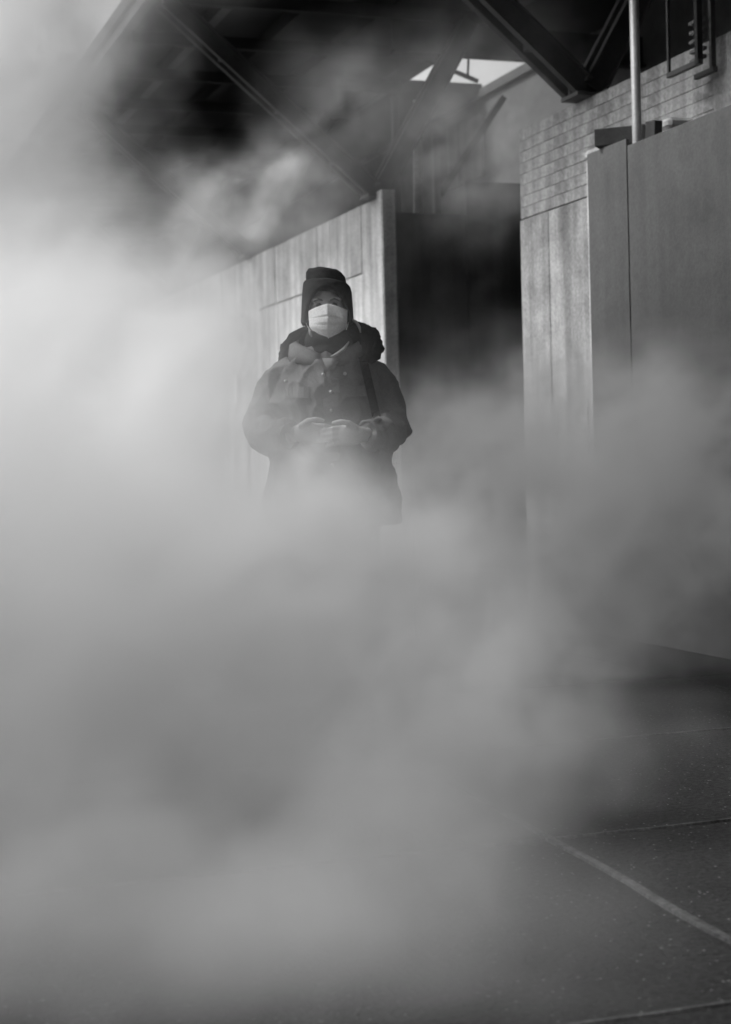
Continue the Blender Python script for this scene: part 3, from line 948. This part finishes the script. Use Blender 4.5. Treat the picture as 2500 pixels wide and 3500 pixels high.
# ------------------------------------------------------------------ steam
def make_steam(lobes, lo, hi, res, gain, warp=0.35):
    ng = bpy.data.node_groups.new('steam_field', 'GeometryNodeTree')
    ng.interface.new_socket('Geometry', in_out='INPUT', socket_type='NodeSocketGeometry')
    ng.interface.new_socket('Geometry', in_out='OUTPUT', socket_type='NodeSocketGeometry')
    N, L = ng.nodes, ng.links
    out = N.new('NodeGroupOutput')
    pos = N.new('GeometryNodeInputPosition').outputs[0]

    def vmath(op, a, b=None):
        n = N.new('ShaderNodeVectorMath')
        n.operation = op
        for i, v in enumerate((a, b)):
            if v is None:
                continue
            if isinstance(v, (tuple, list, Vector)):
                n.inputs[i].default_value = v
            else:
                L.new(v, n.inputs[i])
        return n

    def fmath(op, a, b=None, clamp=False):
        n = N.new('ShaderNodeMath')
        n.operation = op
        n.use_clamp = clamp
        for i, v in enumerate((a, b)):
            if v is None:
                continue
            if isinstance(v, (int, float)):
                n.inputs[i].default_value = v
            else:
                L.new(v, n.inputs[i])
        return n.outputs[0]

    def noise(sc, det, off, rough=0.55, col=False):
        n = N.new('ShaderNodeTexNoise')
        n.inputs['Scale'].default_value = sc
        n.inputs['Detail'].default_value = det
        n.inputs['Roughness'].default_value = rough
        L.new(vmath('ADD', pos, off).outputs[0], n.inputs['Vector'])
        return n.outputs['Color' if col else 'Fac']

    w1 = vmath('SUBTRACT', noise(0.9, 2, (3.1, 0, 0), col=True), (0.5, 0.5, 0.5)).outputs[0]
    w2 = vmath('SUBTRACT', noise(2.8, 3, (0, 5.7, 0), 0.6, col=True), (0.5, 0.5, 0.5)).outputs[0]
    s1 = vmath('MULTIPLY', w1, (warp * 2.0,) * 3).outputs[0]
    s2 = vmath('MULTIPLY', w2, (warp * 1.8,) * 3).outputs[0]
    pw = vmath('ADD', vmath('ADD', pos, s1).outputs[0], s2).outputs[0]
    total = None
    for (c, r, a) in lobes:
        d = vmath('DIVIDE', vmath('SUBTRACT', pw, c).outputs[0], r).outputs[0]
        q = vmath('DOT_PRODUCT', d, d).outputs['Value']
        e = fmath('MULTIPLY', fmath('POWER', 2.71828, fmath('MULTIPLY', fmath('POWER', q, 1.5), -1.0)), a)
        total = e if total is None else fmath('ADD', total, e)
    # billows: fractal noise cuts the lobes into wisps
    nz = noise(1.9, 5, (9.3, 2.2, 4.0), 0.58)
    mr = N.new('ShaderNodeMapRange')
    mr.inputs[1].default_value = 0.34
    mr.inputs[2].default_value = 0.68
    mr.inputs[3].default_value = 0.12
    mr.inputs[4].default_value = 1.95
    L.new(nz, mr.inputs[0])
    # streaks: finer noise drawn out along the drift (up and to the +x side), itself bent by the coarse warp
    rot = N.new('ShaderNodeVectorRotate')
    rot.rotation_type = 'EULER_XYZ'
    rot.inputs['Rotation'].default_value = (0.0, R(35), R(10))
    L.new(vmath('ADD', pos, vmath('MULTIPLY', w2, (0.7, 0.7, 0.7)).outputs[0]).outputs[0], rot.inputs['Vector'])
    st = N.new('ShaderNodeTexNoise')
    st.inputs['Scale'].default_value = 1.0
    st.inputs['Detail'].default_value = 4
    st.inputs['Roughness'].default_value = 0.6
    L.new(vmath('MULTIPLY', rot.outputs[0], (2.0, 1.7, 8.5)).outputs[0], st.inputs['Vector'])
    m2 = N.new('ShaderNodeMapRange')
    m2.inputs[1].default_value = 0.36
    m2.inputs[2].default_value = 0.66
    m2.inputs[3].default_value = 0.10
    m2.inputs[4].default_value = 2.2
    L.new(st.outputs[0], m2.inputs[0])
    # old, well-mixed steam on the near side is more even than the fresh billows further off
    sep = N.new('ShaderNodeSeparateXYZ')
    L.new(pos, sep.inputs[0])
    even = N.new('ShaderNodeMapRange')
    even.inputs[1].default_value = 3.4
    even.inputs[2].default_value = 5.6
    even.inputs[3].default_value = 0.25
    even.inputs[4].default_value = 1.0
    L.new(sep.outputs['Y'], even.inputs[0])
    tex = fmath('MULTIPLY', mr.outputs[0], m2.outputs[0])
    tex = fmath('ADD', fmath('MULTIPLY', fmath('SUBTRACT', tex, 0.95), even.outputs[0]), 0.95)
    dens = fmath('MULTIPLY', fmath('MULTIPLY', total, tex), gain)
    dens = fmath('MAXIMUM', fmath('SUBTRACT', dens, 0.006), 0.0)
    vc = N.new('GeometryNodeVolumeCube')
    L.new(dens, vc.inputs['Density'])
    vc.inputs['Background'].default_value = 0.0
    vc.inputs['Min'].default_value = lo
    vc.inputs['Max'].default_value = hi
    vc.inputs['Resolution X'].default_value = res[0]
    vc.inputs['Resolution Y'].default_value = res[1]
    vc.inputs['Resolution Z'].default_value = res[2]
    m = bpy.data.materials.new('steam')
    m.use_nodes = True
    t = m.node_tree
    t.nodes.clear()
    mo = t.nodes.new('ShaderNodeOutputMaterial')
    pv = t.nodes.new('ShaderNodeVolumePrincipled')
    pv.inputs['Color'].default_value = (0.91, 0.91, 0.91, 1)
    pv.inputs['Density'].default_value = 1.0
    pv.inputs['Density Attribute'].default_value = 'density'
    pv.inputs['Anisotropy'].default_value = 0.15
    t.links.new(pv.outputs[0], mo.inputs['Volume'])
    sm = N.new('GeometryNodeSetMaterial')
    sm.inputs['Material'].default_value = m
    L.new(vc.outputs[0], sm.inputs['Geometry'])
    L.new(sm.outputs[0], out.inputs[0])
    bm = bmesh.new()
    bm_box(bm, lo, hi)
    o = link('steam', finish(bm, 'steam'), m)
    md = o.modifiers.new('steam_field', 'NODES')
    md.node_group = ng
    return tag(o, 'white steam billowing low across the pavement around the person', 'steam', kind='stuff')

LOBES = [
    # centre (world), radii, strength
    ((-1.15, 5.20, 0.69), (0.87, 1.10, 0.73), 2.31),
    ((-0.40, 5.50, 0.48), (0.58, 0.50, 0.46), 5.08),
    ((-0.01, 5.00, 0.29), (0.44, 0.50, 0.35), 2.14),
    ((0.40, 4.80, 0.18), (0.40, 0.35, 0.28), 1.77),
    ((-0.51, 4.30, 0.07), (0.87, 0.70, 0.36), 0.48),
    ((-0.72, 3.80, -0.01), (0.60, 0.50, 0.28), 0.90),
    ((-0.02, 3.50, -0.00), (0.49, 0.50, 0.26), 0.90),
    ((-0.57, 3.30, -0.02), (0.75, 0.50, 0.26), 1.24),
    ((-1.38, 7.00, 1.37), (0.70, 0.80, 0.61), 2.26),
    ((-2.16, 8.50, 2.83), (0.72, 1.00, 1.19), 1.69),
    ((-1.65, 8.00, 2.82), (0.46, 0.60, 0.84), 1.79),
    ((-1.25, 7.80, 3.16), (0.30, 0.40, 0.41), 1.97),
    ((-1.26, 9.50, 1.88), (0.72, 1.00, 0.47), 1.35),
    ((-0.61, 10.00, 2.58), (0.46, 0.40, 0.23), 1.27),
    ((-0.30, 9.80, 2.71), (0.34, 0.40, 0.19), 0.49),
    ((-0.59, 6.20, 1.28), (0.21, 0.30, 0.35), 3.39),
    ((-0.72, 6.00, 1.13), (0.34, 0.45, 0.36), 2.01),
    ((0.77, 8.00, 0.68), (1.09, 0.40, 0.66), 4.09),
    ((1.17, 8.30, 1.14), (0.61, 0.30, 0.41), 2.26),
    ((1.47, 7.60, 0.86), (0.64, 0.35, 0.53), 2.26),
    ((0.03, 6.10, 0.71), (0.43, 0.35, 0.26), 3.06),
    ((0.42, 7.00, 0.28), (0.68, 0.40, 0.32), 0.35),
    ((0.91, 12.00, 3.52), (0.67, 1.00, 0.67), 0.28),
    ((-0.03, 9.50, 3.05), (0.43, 0.60, 0.37), 0.28),
    ((0.56, 12.00, 2.26), (0.63, 0.80, 0.63), 0.02),
    ((-2.8, 5.2, 0.8), (1.3, 1.9, 0.9), 1.40),  # unseen bank left of the frame, added to keep sun off the low steam
    ((-1.35, 7.8, 4.5), (0.85, 1.6, 0.75), 2.30),  # unseen plume above the frame, added to shade the steam on the right
]
make_steam(LOBES, (-4.6, 2.2, -0.02), (2.8, 14.0, 6.0), (164, 262, 134), 1.0)
